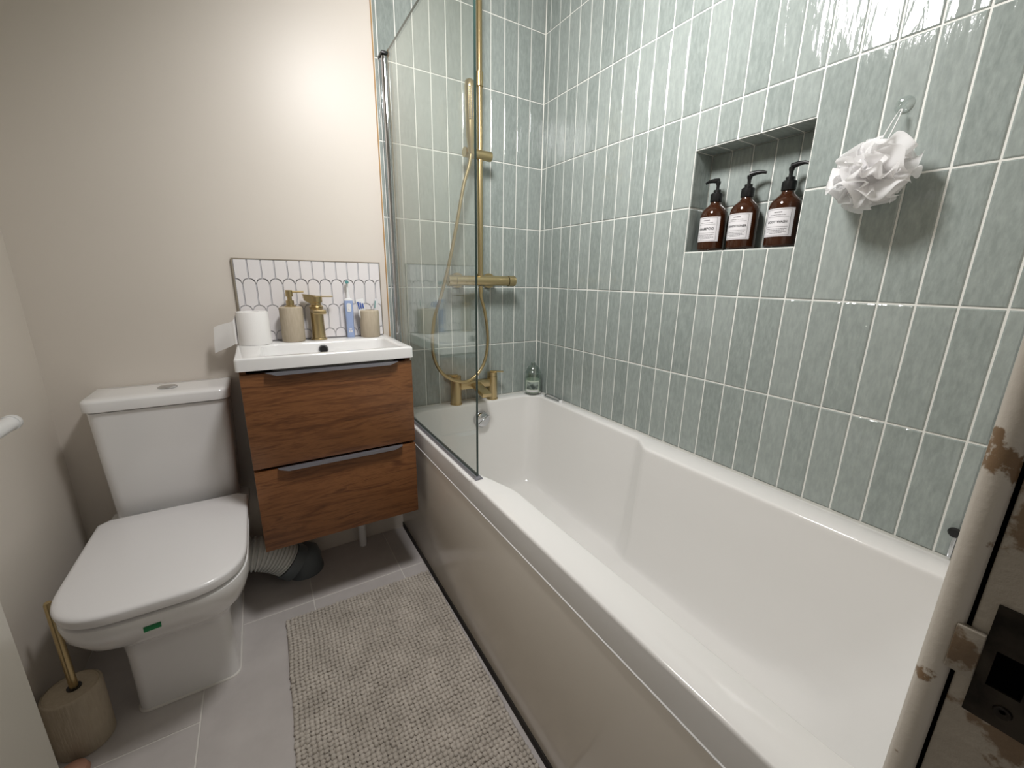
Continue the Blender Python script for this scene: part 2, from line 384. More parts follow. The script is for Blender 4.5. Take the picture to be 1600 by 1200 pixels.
# ------------------------------------------------------------------ ceiling lamp (above the frame)
lamp = thing('ceiling_light', 'round white ceiling light with glowing diffuser above the bath edge', 'ceiling light', (LAMP_POS[0], LAMP_POS[1], LAMP_POS[2]))
hh = CEIL - LAMP_POS[2]
mkobj('housing', lathe_me('housing', [(LAMP_R + .012, .0), (LAMP_R + .016, .004), (LAMP_R + .012, .03), (.05, .045), (0, .046)], 'whiteplastic', 48), lamp, rot=LAMP_ROT)
mkobj('diffuser', lathe_me('diffuser', [(0, -.004), (LAMP_R * .5, -.0035), (LAMP_R * .85, -.002), (LAMP_R, .001), (LAMP_R + .0115, .001)], 'bulb', 48), lamp, rot=LAMP_ROT)
mkobj('stem', tube_me('stem', [(-.02, 0, .04), (-.02, 0, hh - .012), (-.02, 0, hh - .0119), (-.02, 0, hh)], [.012, .012, .05, .05], 'whiteplastic', 24), lamp)

# ------------------------------------------------------------------ bath
def vessel(name, outer, inner, bottom, ztop, zlip, prof, zc, mats, er=.008, ir=.012):
    O, I_, B = rpoly(outer), rpoly(inner), rpoly(bottom)
    cx = sum(p.x for p in B) / len(B); cy = sum(p.y for p in B) / len(B); ctr = [Vector((cx, cy))] * len(B)
    R = [ring(offs(O, I_, er * 2), zlip), ring(O, zlip), ring(O, ztop - er), ring(offs(O, I_, er * .12), ztop - er * .55), ring(offs(O, I_, er * .45), ztop - er * .15), ring(offs(O, I_, er), ztop)]
    out = [p + (o - p).normalized() * 1.0 * min(ir, (o - p).length * .6) for p, o in zip(I_, O)]
    R += [ring(out, ztop)]
    for s_, z_ in ((.55, .12), (.2, .4), (.03, .8)):
        R.append(ring([p.lerp(q, s_) for p, q in zip(I_, out)], ztop - ir * z_))
    for s, z in prof: R.append(ring([p.lerp(q, s) for p, q in zip(I_, B)], z))
    R.append(ring([p.lerp(c, .5) for p, c in zip(B, ctr)], (prof[-1][1] + zc) / 2)); R.append(ring([p.lerp(c, .93) for p, c in zip(B, ctr)], zc))
    return loft_me(name, R, mats, cap0=False, angle=1.0)
BX0, BY0 = -.702, -1.70
bath = thing('bathtub', 'white acrylic bathtub with a wider shower end along the tiled wall', 'bathtub')
outer = [(-.002, -.002, .002), (BX0, -.002, .002), (BX0, -.70, .0), (BX0, -.79, .0), (BX0, BY0, .002), (-.002, BY0, .002), (-.002, -.79, 0), (-.002, -.72, 0)]
inner = [(-.050, -.066, .07), (-.660, -.066, .07), (-.662, -.680, .35), (-.618, -.800, .22), (-.618, -1.640, .12), (-.085, -1.640, .12), (-.100, -.785, .05), (-.050, -.715, .05)]
bott = [(-.125, -.150, .10), (-.575, -.150, .10), (-.575, -.69, .35), (-.550, -.79, .3), (-.530, -1.26, .14), (-.165, -1.26, .14), (-.150, -.78, .04), (-.130, -.71, .04)]
mkobj('tub', vessel('tub', outer, inner, bott, RIM, .489, [(.0, .538), (.05, .50), (.28, .33), (.45, .225), (.53, .19), (.63, .163), (.76, .145), (.88, .136), (1, .132)], .128, 'acrylic', .007, .010), bath)
ov = mkobj('overflow', lathe_me('overflow', [(0, .026), (.022, .026), (.030, .023), (.036, .012), (.037, 0)], 'chrome', 36), bath, (-.345, -.0755, .478), (PI / 2 - .12, 0, 0)); ov['label'] = 'round chrome overflow cover'
mkobj('overflow_knob', box_me('overflow_knob', (-.033, .033, -.004, .004, .0, .006), 'chrome', .002), ov, (0, 0, .025), (0, 0, .6))
mkobj('waste', lathe_me('waste', [(0, .004), (.025, .004), (.033, .001), (.033, -.004)], 'chrome', 28), bath, (-.35, -.28, .1345))
panel = mkobj('side_panel', box_me('side_panel', (-.7000, -.684, BY0, .005, .024, .4835), 'panel', .0015), bath); panel['label'] = 'glossy greige side panel below the rim'
mkobj('plinth_strip', box_me('plinth_strip', (-.7030, -.686, BY0, .005, 0, .0235), 'dark'), panel)
bm = bmesh.new(); tube_into(bm, [(-.7012, .004 - .0353 * i, .4862 + random.uniform(-.0003, .0003)) for i in range(49)], .0026, 6)
mkobj('sealant_bead', finish(bm, 'sealant_bead', 'ceramic', angle=1), panel)['label'] = 'white bead of sealant under the rim'

# ------------------------------------------------------------------ glass screen
scr = thing('shower_screen', 'clear glass shower screen standing on the bath rim', 'shower screen', (-.683, -.0, RIM))
me = box_me('glass_pane', (-.003, .003, -.712, -.022, .012, 1.262), ['glass', 'glass_edge'])
for p in me.polygons:
    if abs(p.normal.x) < .5: p.material_index = 1
pane = mkobj('glass_pane', me, scr)
bm = bmesh.new(); add_box(bm, -.012, .012, -.030, -.001, .004, 1.262); bmesh.ops.bevel(bm, geom=bm.edges[:], offset=.004, segments=2, affect='EDGES')
mkobj('wall_profile', finish(bm, 'wall_profile', 'chrome', angle=.6), scr)
mkobj('hinge_rod', tube_me('hinge_rod', [(-.004, -.038, .02), (-.004, -.038, 1.258)], .009, 'chrome', 16), scr)
mkobj('profile_cap', box_me('profile_cap', (-.014, .014, -.048, 0, 1.2625, 1.272), 'black', .002), scr)
bm = bmesh.new(); add_box(bm, -.008, .006, -.716, -.022, .0008, .0115); add_box(bm, .004, .014, -.716, -.022, .0008, .004)
mkobj('bottom_seal', finish(bm, 'bottom_seal', 'handle_grey'), scr)['label'] = 'grey rubber sealing strip'
bm = bmesh.new()
for k in range(14): add_box(bm, -.0034, -.00305, -.066 - .006 * random.random(), -.060, 1.205 - k * .0055, 1.2075 - k * .0055)
mkobj('etched_mark', finish(bm, 'etched_mark', 'handle_grey'), pane)
scr.rotation_euler = (0, .0, 0)

# ------------------------------------------------------------------ shower
sh = thing('shower_mixer', 'brushed brass bar shower mixer with tall riser pipe on the tiles', 'shower')
hx = lambda pts, r, nm, n=24, par=sh, mt='brass': mkobj(nm, tube_me(nm, pts, r, mt, n), par)
vb = hx([(-.455, -.07, 1.084), (-.213, -.07, 1.084)], .0205, 'valve_body')
for a, b, nm in ((-.489, -.457, 'flow_knob'), (-.211, -.179, 'temperature_knob')):
    k_ = hx([(a, -.07, 1.084), (b, -.07, 1.084)], .0222, nm, par=sh)
for x in (-.42, -.27): hx([(x, -.002, 1.084), (x, -.010, 1.084), (x, -.0101, 1.084), (x, -.055, 1.084)], [.031, .031, .016, .016], 'wall_union')
hx([(-.343, -.07, 1.10), (-.345, -.07, 2.30)], .0112, 'riser_pipe', 20)
hx([(-.343, -.07, 1.095), (-.343, -.07, 1.112)], .013, 'pipe_nut')
hx([(-.346, -.07, 1.786), (-.346, -.07, 1.832)], .0160, 'collar')
hx([(-.346, -.068, 1.81), (-.346, -.002, 1.81)], .008, 'wall_bracket', 16)
hx([(-.412, -.074, 1.556), (-.296, -.070, 1.556)], .0178, 'slider')
hx([(-.343, -.072, 1.062), (-.343, -.074, 1.035)], .009, 'hose_outlet')
hs = thing('hand_shower', 'slim brass hand shower in the slider with its long looping hose', 'hand shower')
hb = hx([(-.398, -.105, 1.545), (-.400, -.106, 1.575), (-.402, -.110, 1.60), (-.405, -.112, 1.76), (-.405, -.112, 1.778), (-.405, -.112, 1.783)], [.0085, .012, .0165, .0185, .0165, .009], 'handle', par=hs)
bm = bmesh.new()
for k in range(18):
    add_box(bm, -.415, -.411, -.1315, -.1275, 1.752 - k * .0058, 1.755 - k * .0058); add_box(bm, -.406, -.402, -.1325, -.1285, 1.752 - k * .0058, 1.755 - k * .0058)
nz = mkobj('nozzles', finish(bm, 'nozzles', 'handle_grey'), hs); nz['kind'] = 'stuff'
hp = [(-.398, -.104, 1.545), (-.406, -.100, 1.50), (-.424, -.092, 1.436), (-.452, -.084, 1.296), (-.484, -.079, 1.153), (-.52, -.078, 1.03), (-.551, -.07, .93), (-.565, -.08, .829), (-.558, -.085, .765), (-.53, -.09, .712), (-.482, -.095, .678), (-.423, -.095, .666), (-.368, -.09, .694), (-.33, -.085, .75), (-.314, -.08, .839), (-.325, -.077, .949), (-.341, -.075, 1.01), (-.343, -.074, 1.04)]
hx(catmull(hp, 10), .0068, 'hose', 10, hs)
bt = thing('bath_filler_tap', 'brushed brass bath filler tap with two pillars on the rim', 'bath tap', (0, 0, RIM))
for x in (-.447, -.267):
    hx([(x, -.035, .0005), (x, -.035, .005), (x, -.035, .0051), (x, -.035, .108)], [.027, .027, .0235, .0235], 'pillar', par=bt)
    hx([(x, -.035, .109), (x, -.035, .128)], .0225, 'valve_cap', par=bt)
    lv = mkobj('lever', box_me('lever', (-.009, .052, -.0085, .0085, .0, .0055), 'brass', .0018), bt, (x, -.035, .1285), (0, .03, -.55 if x > -.3 else 2.6))
mkobj('bridge', box_me('bridge', (-.43, -.285, -.052, -.018, .065, .098), 'brass', .004), bt)
sp = box_me('spout', (-.022, .022, -.115, 0, -.009, .009), 'brass', .003)
mkobj('spout', sp, bt, (-.357, -.045, .082), (.22, 0, 0))

# ------------------------------------------------------------------ candle, chrome bracket on rim
cd = thing('jar_candle', 'glass jar candle with pale green wax and domed lid in the bath corner', 'candle', (-.052, -.052, RIM))
mkobj('jar', lathe_me('jar', [(0, .001), (.036, .001), (.040, .006), (.040, .082), (.037, .092), (.034, .098), (.034, .104), (.0315, .104), (.0315, .097), (.0375, .080), (.0375, .010), (0, .008)], 'jar', 40), cd)
mkobj('wax', lathe_me('wax', [(0, .0085), (.037, .0105), (.037, .072), (0, .070)], 'wax', 36), cd)
mkobj('lid', lathe_me('lid', [(0, .1045), (.037, .1045), (.0385, .109), (.037, .114), (.033, .118), (.031, .128), (.024, .138), (.012, .143), (.013, .150), (.010, .156), (0, .157)], 'lid_glass', 32), cd)
def patch(name, r, a0, a1, z0, z1, mt, n=14, par=None, th=.0):
    v, f = [], []
    for i in range(n + 1):
        a = a0 + (a1 - a0) * i / n
        for z in (z0, z1): v.append((r * math.cos(a), r * math.sin(a), z))
    for i in range(n): f.append((2 * i, 2 * i + 2, 2 * i + 3, 2 * i + 1))
    return mkobj(name, mesh(name, v, f, mt, smooth=True), par)
fc = math.atan2(-1.59, -1.09)
lb = patch('label', .0404, fc - .85, fc + .85, .016, .072, 'wax', par=cd); lb['label'] = 'grey photo label'
M['label_dark'] = mat('label_picture', srgb(110, 122, 116), .6)
m = M['label_dark']; L(m, ramp(m, noise(m, coords(m), 28, 3, .5, 1.), [(.38, srgb(66, 76, 72)), (.6, srgb(158, 170, 162))]), P(m).inputs['Base Color'])
patch('picture', .0407, fc - .75, fc + .75, .030, .066, 'label_dark', par=lb)
patch('name_strip', .0407, fc - .75, fc + .75, .019, .027, 'label', par=lb)
br = thing('chrome_bracket', 'small chrome bracket lying on the bath rim beside the candle', 'bracket', (-.022, -.18, RIM))
mkobj('bar', tube_me('bar', catmull([(-.016, .045, .006), (-.002, .050, .012), (.006, .030, .012), (.008, -.02, .010), (.004, -.048, .007), (-.008, -.052, .006)], 6), .0042, 'chrome', 10), br)
mkobj('lower_bar', tube_me('lower_bar', [(-.014, .046, .005), (-.012, 0, .005), (-.008, -.050, .005)], .0036, 'chrome', 10), br)
mkobj('end_pad', lathe_me('end_pad', [(0, .011), (.007, .0105), (.009, .006), (.009, .0005), (0, .0005)], 'whiteplastic', 20), br, (-.004, -.062, 0))
mkobj('fixing_disc', lathe_me('fixing_disc', [(0, .004), (.006, .004), (.009, .0005)], 'whiteplastic', 20), br, (-.013, .068, 0))
kn = thing('black_hook', 'small black hook at the end of the tiles beside the door lining', 'hook', (-.003, -1.4925, .588))
mkobj('knob', lathe_me('knob', [(0, .018), (.008, .017), (.011, .012), (.008, .006), (.006, 0)], 'black', 20), kn, (0, 0, .03), (0, -PI / 2, 0))
mkobj('stem', box_me('stem', (-.004, 0, -.003, .003, -.03, .02), 'chrome', .001), kn)

# ------------------------------------------------------------------ bottles in the niche
BPROF = [(0, .001), (.033, .001), (.0365, .005), (.037, .010), (.037, .098), (.0355, .108), (.030, .118), (.020, .127), (.0145, .133), (.0135, .139), (.0135, .143), (0, .143)]
bottle_me = lathe_me('glass_body', BPROF, 'amber', 40)
cap_me = lathe_me('cap', [(.0158, .139), (.0165, .141), (.0165, .160), (.0150, .162), (.0150, .162), (.010, .163), (.010, .171), (.005, .172), (0, .172)], 'black', 24, angle=.5)
stem_me = lathe_me('pump_stem', [(.0045, .172), (.0045, .183), (.0065, .188), (.0065, .194), (0, .194)], 'black', 16)
hd_bm = bmesh.new(); tube_into(hd_bm, [(0, 0, .196), (.015, 0, .1985), (.03, 0, .1985), (.040, 0, .195)], [.0075, .006, .0045, .0032], 10); head_me = finish(hd_bm, 'pump_head', 'black', angle=.9)
lab_face = PI - .12
def bottle(y, word, hrot, label, lf):
    t = thing('pump_bottle', label, 'bottle', (.044, y, NZ0 + .0022), 0, 'amber pump bottles in the niche')
    mkobj('glass_body', bottle_me, t); mkobj('cap', cap_me, t); mkobj('pump_stem', stem_me, t); mkobj('pump_head', head_me, t, (0, 0, 0), (0, 0, hrot))
    R = .0374; a = 1.02
    lb = patch('label', R, lf - a, lf + a, .026, .094, 'label', 22, t)
    cyl = lambda r: (lambda x, z: Vector((r * math.cos(lf + x / R), r * math.sin(lf + x / R), z)))
    def line(x0, x1, z, th, nm='printed_line'):
        v, f = [], []
        n = max(2, int(abs(x1 - x0) / .003))
        for i in range(n + 1):
            x = x0 + (x1 - x0) * i / n
            for zz in (z - th / 2, z + th / 2): v.append(cyl(R + .00025)(x, zz))
        for i in range(n): f.append((2 * i, 2 * i + 2, 2 * i + 3, 2 * i + 1))
        return v, f
    V, Fc = [], []
    def addl(*q):
        v, f = line(*q); o = len(V); V.extend(v); Fc.extend([tuple(i + o for i in g) for g in f])
    for z in (.029, .091): addl(-.030, .030, z, .0006)
    for x in (-.030, .030): addl(x - .0003, x + .0003, .060, .062)
    for z in (.0735, .050): addl(-.026, .026, z, .0005)
    for z, hw in ((.078, .019), (.045, .024), (.0415, .020), (.038, .024), (.0345, .015)):
        x = -hw
        while x < hw:
            l = random.uniform(.002, .005); addl(x, min(x + l, hw), z, .0011); x += l + .001
    x = -.009
    while x < .009: addl(x, x + .0014, .0845, .0022); x += .0021
    mkobj('small_print', mesh('small_print', V, Fc, 'ink'), lb)
    for g in ('s',):
        mkobj('lettering', text_me('lettering', word, .0098 if len(word) < 9 else .0080, lambda x, yy: cyl(R + .0003)(x, yy + .061), 'ink'), lb)
bottle(-.838, 'SHAMPOO', PI / 2, 'shampoo bottle, amber glass with black pump, first at the niche left end', PI + .06)
bottle(-.930, 'CONDITIONER', -PI / 2 + .25, 'conditioner bottle, amber glass with black pump, middle of the three', PI + .04)
bottle(-1.036, 'BODY WASH', -PI / 2 - .1, 'body wash bottle, amber glass with black pump, nearest the white puff', PI + .08)

# ------------------------------------------------------------------ loofah
lf = thing('bath_puff', 'white mesh bath puff hanging on the tiles right of the niche', 'bath puff', (-.062, -1.243, 1.308))
V, Fc = [], []
rs = random.Random(5)
for k in range(34):
    u = -1 + 2 * (k + .5) / 34; ph = k * 2.39996 + rs.uniform(-.3, .3); sq = math.sqrt(1 - u * u); d = Vector((sq * math.cos(ph), sq * math.sin(ph), u))
    t1 = d.orthogonal().normalized(); t1.rotate(Matrix.Rotation(rs.uniform(0, 6.3), 3, d)); t2 = d.cross(t1)
    fan = rs.uniform(1.5, 2.2); nu, nv = 36, 8; ph2 = rs.uniform(0, 6.3); wv = rs.choice((2, 3, 3)); ln = rs.uniform(.064, .076); amp = rs.uniform(.012, .020); curl = rs.uniform(-.02, .02)
    o = len(V)
    for i in range(nu + 1):
        a = (i / nu - .5) * fan; dr = d * math.cos(a) + t1 * math.sin(a); le = ln * (.72 + .28 * math.cos((i / nu - .5) * PI)) * (1 + .05 * math.sin(9 * i / nu + k))
        for j in range(nv + 1):
            q = j / nv; r = .010 + (le - .010) * math.sin(q * PI / 2)
            off = t2 * (amp * q ** 1.2 * math.sin(wv * 2 * PI * i / nu + ph2) + curl * q ** 3)
            p = dr * r + off
            V.append((p.x * .72 if p.x > 0 else p.x * .9, p.y, p.z * .93))
    for i in range(nu):
        for j in range(nv):
            a = o + i * (nv + 1) + j; Fc.append((a, a + nv + 1, a + nv + 2, a + 1))
mkobj('net_ruffles', mesh('net_ruffles', V, Fc, 'net', smooth=True), lf)
mkobj('core_filler', lathe_me('core_filler', [(0, -.03), (.02, -.022), (.03, 0), (.02, .022), (0, .03)], 'net', 16), lf)  # white ball added inside the ruffles to brighten their dark centre
bm = bmesh.new()
tube_into(bm, catmull([(0, .006, .03), (.022, -.004, .085), (.040, -.010, .118), (.042, -.013, .120)], 5), .0011, 6)
tube_into(bm, catmull([(.004, -.004, .03), (.026, -.012, .085), (.041, -.014, .118), (.042, -.013, .120)], 5), .0011, 6)
mkobj('hanging_cord', finish(bm, 'hanging_cord', 'whiteplastic', angle=1), lf)
hkx = thing('suction_hook', 'clear plastic suction hook on the tiles holding the white puff', 'hook', (-.001, -1.252, 1.442))
mkobj('suction_cup', lathe_me('suction_cup', [(.016, .0), (.0145, .002), (.009, .006), (.006, .010), (.0055, .016), (0, .017)], 'clearplastic', 32), hkx, (0, 0, 0), (0, -PI / 2, 0))
mkobj('hook_arm', tube_me('hook_arm', catmull([(-.014, 0, .004), (-.018, 0, -.006), (-.018, -.001, -.018), (-.024, -.001, -.0225), (-.028, -.001, -.014)], 5), .0022, 'clearplastic', 8), hkx)

# ------------------------------------------------------------------ vanity unit
VX0, VX1, VY = -1.213, -.735, -.318
va = thing('vanity_unit', 'wall-hung walnut vanity unit with two drawers under the basin', 'vanity unit')
bm = bmesh.new()
add_box(bm, VX0, VX0 + .016, VY, .004, .278, .838); add_box(bm, VX1 - .016, VX1, VY, .004, .278, .838)
add_box(bm, VX0 + .016, VX1 - .016, VY, .004, .278, .294); add_box(bm, VX0 + .016, VX1 - .016, -.006, .004, .294, .70); add_box(bm, VX0 + .016, VX1 - .016, VY, -.300, .5405, .552)
mkobj('carcass', finish(bm, 'carcass', 'wood'), va)
def pull(par, z):
    x0, x1 = VX0 + .060, VX1 - .045
    r0 = [(x0, -.3365, z), (x1, -.3365, z), (x1 - .03, -.3365, z - .0105), (x0 + .03, -.3365, z - .0105)]
    r1 = [(x0 + .004, -.352, z), (x1 - .004, -.352, z), (x1 - .028, -.352, z - .009), (x0 + .028, -.352, z - .009)]
    mkobj('handle', loft_me('handle', [r0, r1], 'handle_grey'), par)['label'] = 'grey metal finger pull'
for z0, z1 in ((.5475, .828), (.276, .5380)):
    d = mkobj('drawer_front', box_me('drawer_front', (VX0, VX1, -.336, -.3185, z0, z1), 'wood', .0012), va); pull(d, z1 + .0035)
bs = thing('washbasin', 'white ceramic washbasin with a shallow rectangular bowl on the vanity', 'washbasin')
bo = [(-.731, -.001, .004), (-1.220, -.001, .004), (-1.220, -.346, .010), (-.731, -.346, .010)]
bi = [(-.768, -.098, .03), (-1.150, -.098, .05), (-1.158, -.316, .04), (-.762, -.316, .03)]
bb = [(-.82, -.128, .04), (-1.09, -.128, .05), (-1.09, -.275, .05), (-.82, -.275, .04)]
mkobj('bowl', vessel('bowl', bo, bi, bb, .875, .8405, [(.02, .860), (.15, .835), (.5, .80), (.8, .790), (1, .787)], .785, 'ceramic', .006, .010), bs)
mkobj('overflow_ring', lathe_me('overflow_ring', [(.011, .001), (.0125, .003), (.015, .003), (.0165, 0)], 'chrome', 28), bs, (-.970, -.1035, .848), (PI / 2 - .25, 0, 0))
mkobj('overflow_hole', lathe_me('overflow_hole', [(0, .0012), (.0112, .0012)], 'black', 24), bs, (-.970, -.1035, .848), (PI / 2 - .25, 0, 0))
# splashback with scale-shaped tiles
spb = thing('splashback', 'white scalloped tile splashback with grey outlines behind the basin', 'splashback', (-1.200, 0, .876))
SW, SHH = .461, .267
mkobj('backing_board', box_me('backing_board', (0, SW, -.003, .0055, 0, SHH), ['label']), spb)
bm = bmesh.new()
add_box(bm, -.0035, 0, -.0062, .0055, 0, SHH + .003); add_box(bm, SW, SW + .003, -.0062, .0055, 0, SHH + .003); add_box(bm, 0, SW, -.0062, .0055, SHH, SHH + .003)
mkobj('edge_frame', finish(bm, 'edge_frame', 'edge_tan'), spb)
PW, RH, AH = SW / 12.0, .0865, .017
def scale_outline(inset):
    a = PW / 2 - inset; top = []; pts = []
    for i in range(9):                                    # arched head
        t = PI - PI * i / 8; pts.append((a * math.cos(t), RH + AH * (math.sin(t) ** .85) - AH - inset * .3))
    bot = []
    for i in range(5):                                    # hollowed foot, right half then left half: follows the next row's arches
        x = a * (1 - i / 4); t = math.acos(max(-1, min(1, (x - PW / 2) / (PW / 2)))); bot.append((x, AH * math.sin(t) ** .85 - AH + inset))
    for x, z in list(bot)[:0:-1][:0]: pass
    left = [(-x, z) for x, z in bot[:-1]][::-1]
    return pts + [(x, z) for x, z in bot] + left
def clip_poly(poly, axis, lim, keep_less):
    out = []
    for i in range(len(poly)):
        a, b = poly[i - 1], poly[i]; ia = (a[axis] <= lim) == keep_less or a[axis] == lim; ib = (b[axis] <= lim) == keep_less or b[axis] == lim
        if ia != ib:
            t = (lim - a[axis]) / (b[axis] - a[axis]); out.append(tuple(a[k] + (b[k] - a[k]) * t for k in range(2)))
        if ib: out.append(b)
    return out
def scale_tile(cx, cz):
    rings_ = []
    for ins in (.0014, .0022):
        p = [(x + cx, z + cz) for x, z in scale_outline(ins)]; e = ins - .0014 + .0004
        for ax, lim, kl in ((0, e, False), (0, SW - e, True), (1, e, False), (1, SHH - e, True)):
            p = clip_poly(p, ax, lim, kl)
            if len(p) < 3: return
        rings_.append(p)
    b_ = bmesh.new()
    lo = [b_.verts.new((x, -.003, z)) for x, z in rings_[0]]; hi = [b_.verts.new((x, -.0052, z)) for x, z in rings_[0]]
    n = len(lo)
    for k in range(n): b_.faces.new((lo[k], lo[(k + 1) % n], hi[(k + 1) % n], hi[k])).material_index = 1
    b_.faces.new(hi).material_index = 1
    top = [b_.verts.new((x, -.0054, z)) for x, z in rings_[1]]; b_.faces.new(top).material_index = 0
    bmesh.ops.triangulate(b_, faces=[f for f in b_.faces if len(f.verts) > 4])
    mkobj('scale_tile', finish(b_, 'scale_tile', ['white_tile', 'greyline']), spb)
for r in range(4):
    top = SHH - .005 + (RH * .12) - r * RH if False else SHH + .0075 - r * RH      # head line of the row
    z0 = top - RH
    for c in range(-1, 13):
        cx = (c + (.5 if r % 2 == 0 else 0.0)) * PW
        if -PW * .5 < cx < SW + PW * .5: scale_tile(cx, z0 + AH)

# ------------------------------------------------------------------ things on the basin
Z = .8755
tr_ = thing('toilet_roll', 'white toilet roll standing on the basin with its loose sheet hanging', 'toilet roll', (-1.166, -.066, Z))
mkobj('roll', lathe_me('roll', [(.019, .0), (.047, .0), (.048, .003), (.0465, .05), (.0445, .101), (.043, .104), (.021, .104), (.019, .100), (.019, .002)], 'paper', 48), tr_)
V, Fc = [], []
path = catmull([(-.046, .012), (-.050, -.012), (-.060, -.008), (-.085, .004), (-.108, .012)], 6)
for i, p in enumerate(path):
    q = i / (len(path) - 1); top = .096 - .045 * q ** 1.2 - .004 * math.sin(q * 5); bot = max(.003, .006 - .02 * q) if q < .42 else .003 - .05 * (q - .42)
    for j in range(5): z = bot + (top - bot) * j / 4; V.append((p[0] - .006 * (1 - j / 4) * q, p[1] + .006 * math.sin(j + q * 3) * q, z))
for i in range(len(path) - 1):
    for j in range(4): a = i * 5 + j; Fc.append((a, a + 5, a + 6, a + 1))
mkobj('loose_sheet', mesh('loose_sheet', V, Fc, 'paper', smooth=True), tr_)
so = thing('soap_dispenser', 'ribbed beige soap dispenser with a brass pump on the basin', 'soap dispenser', (-1.053, -.055, Z))
def ribbed(name, R, H, n=96, mt='ribbed', th=.004, amp=.0010):
    rings_ = []
    for z, rr in ((0, R - .003), (.001, R - .0012), (.003, R), (H - .004, R), (H - .001, R - .0012), (H, R - .003)):
        rings_.append([((rr + (amp * math.cos(PI * k) if .001 < z < H - .001 else 0)) * math.cos(2 * PI * k / n), (rr + (amp * math.cos(PI * k) if .001 < z < H - .001 else 0)) * math.sin(2 * PI * k / n), z) for k in range(n)])
    return rings_
mkobj('body', loft_me('body', ribbed('b', .0345, .116), 'ribbed', angle=1.2), so)
mkobj('pump_neck', lathe_me('pump_neck', [(.017, .116), (.017, .121), (.012, .122), (.012, .137), (.007, .138), (.007, .150), (0, .150)], 'brass', 24, angle=.5), so)
mkobj('pump_head', lathe_me('pump_head', [(0, .150), (.011, .150), (.011, .170), (.010, .171), (0, .171)], 'brass', 20, angle=.5), so)
mkobj('pump_spout', tube_me('pump_spout', [(0, 0, .165), (.044, -.004, .1655)], .0035, 'brass', 10), so)
tp = thing('basin_tap', 'brushed brass single-lever basin tap on the washbasin', 'tap', (-.973, -.045, Z))
mkobj('base_ring', lathe_me('base_ring', [(0, .0), (.026, .0), (.026, .004), (.0245, .006), (0, .006)], 'brass', 32, angle=.5), tp)
mkobj('body', tube_me('body', [(0, 0, .006), (0, .002, .055), (0, .0, .112)], [.0222, .0210, .0215], 'brass', 32), tp)
mkobj('spout', box_me('spout', (-.020, .020, -.090, .0, .094, .108), 'brass', .004), tp)
mkobj('neck', lathe_me('neck', [(.0215, .112), (.0225, .114), (.020, .118), (.017, .120), (.017, .128), (.0215, .130), (.0215, .148), (.019, .151), (0, .151)], 'brass', 32, angle=.5), tp)
mkobj('lever', box_me('lever', (.0, .056, -.006, .006, .1465, .151), 'brass', .0015), tp, (0, 0, 0), (0, 0, -.1))
bm = bmesh.new(); pr = [(-.040, .158), (-.036, .136), (-.016, .124), (.002, .126), (.002, .152)]
for s in (-.016, .016): [bm.verts.new((x, s, z)) for x, z in pr]
bm.verts.ensure_lookup_table(); n = len(pr)
bm.faces.new([bm.verts[i] for i in range(n)]); bm.faces.new([bm.verts[n + i] for i in range(n)][::-1])
for i in range(n): bm.faces.new((bm.verts[i], bm.verts[(i + 1) % n], bm.verts[n + (i + 1) % n], bm.verts[n + i]))
mkobj('lever_wedge', finish(bm, 'lever_wedge', 'brass'), tp)
eb = thing('electric_toothbrush', 'pale blue electric toothbrush with white neck standing on the basin', 'toothbrush', (-.862, -.026, Z), -.15)
def rrect(a, b, r, z, ox=0, oy=0): return [(p.x + ox, p.y + oy, z) for p in rpoly([(a, b, r), (-a, b, r), (-a, -b, r), (a, -b, r)], 4, 1)]
mkobj('handle', loft_me('handle', [rrect(.0125, .0125, .006, 0), rrect(.0135, .0135, .007, .003), rrect(.0130, .0130, .007, .05), rrect(.0145, .0135, .007, .09), rrect(.0150, .0135, .007, .125), rrect(.0142, .0128, .007, .133)], 'blue', angle=.8), eb)
mkobj('top_ring', loft_me('top_ring', [rrect(.0145, .0130, .007, .133), rrect(.0135, .0122, .007, .138), rrect(.0085, .0085, .004, .140)], 'whiteplastic', angle=.8), eb)
mkobj('neck', tube_me('neck', [(0, 0, .139), (0, 0, .150), (0, .001, .165), (0, .002, .186), (0, .002, .197)], [.0065, .0058, .0036, .0032, .004], 'whiteplastic', 14), eb)
mkobj('brush_head', tube_me('brush_head', [(0, .006, .198), (0, -.002, .198)], .0072, 'whiteplastic', 16), eb)
mkobj('bristles', tube_me('bristles', [(0, -.002, .198), (0, -.011, .198)], [.0066, .0058], 'teal', 12), eb)
bt_ = mkobj('button_panel', loft_me('button_panel', [[(p.x, -.0128, p.y + .108) for p in rpoly([(.0078, .016, .0078), (-.0078, .016, .0078), (-.0078, -.016, .0078), (.0078, -.016, .0078)], 5, 1)], [(p.x * .9, -.0152, p.y * .95 + .108) for p in rpoly([(.0078, .016, .0078), (-.0078, .016, .0078), (-.0078, -.016, .0078), (.0078, -.016, .0078)], 5, 1)]], 'whiteplastic', angle=.9), eb)
mkobj('power_button', box_me('power_button', (-.003, .003, -.0166, -.015, .1, .106), 'whiteplastic', .001), bt_)
bm = bmesh.new(); add_box(bm, -.0045, .0045, -.0137, -.0131, .029, .032); add_box(bm, -.006, -.0015, -.0137, -.0131, .018, .026); add_box(bm, .0005, .006, -.0137, -.0131, .018, .026)
mkobj('printed_mark', finish(bm, 'printed_mark', 'label'), eb)
cu = thing('tumbler', 'beige ribbed tumbler at the right end of the basin', 'tumbler', (-.796, -.048, Z))
rr = ribbed('c', .0335, .099, mt='beige')
ins = [[(x * .86, y * .86, z) for x, y, _ in rr[0]] for z in (.099, .008)]
mkobj('body', loft_me('body', rr[:-1] + ins, 'ribbed', angle=1.2), cu)
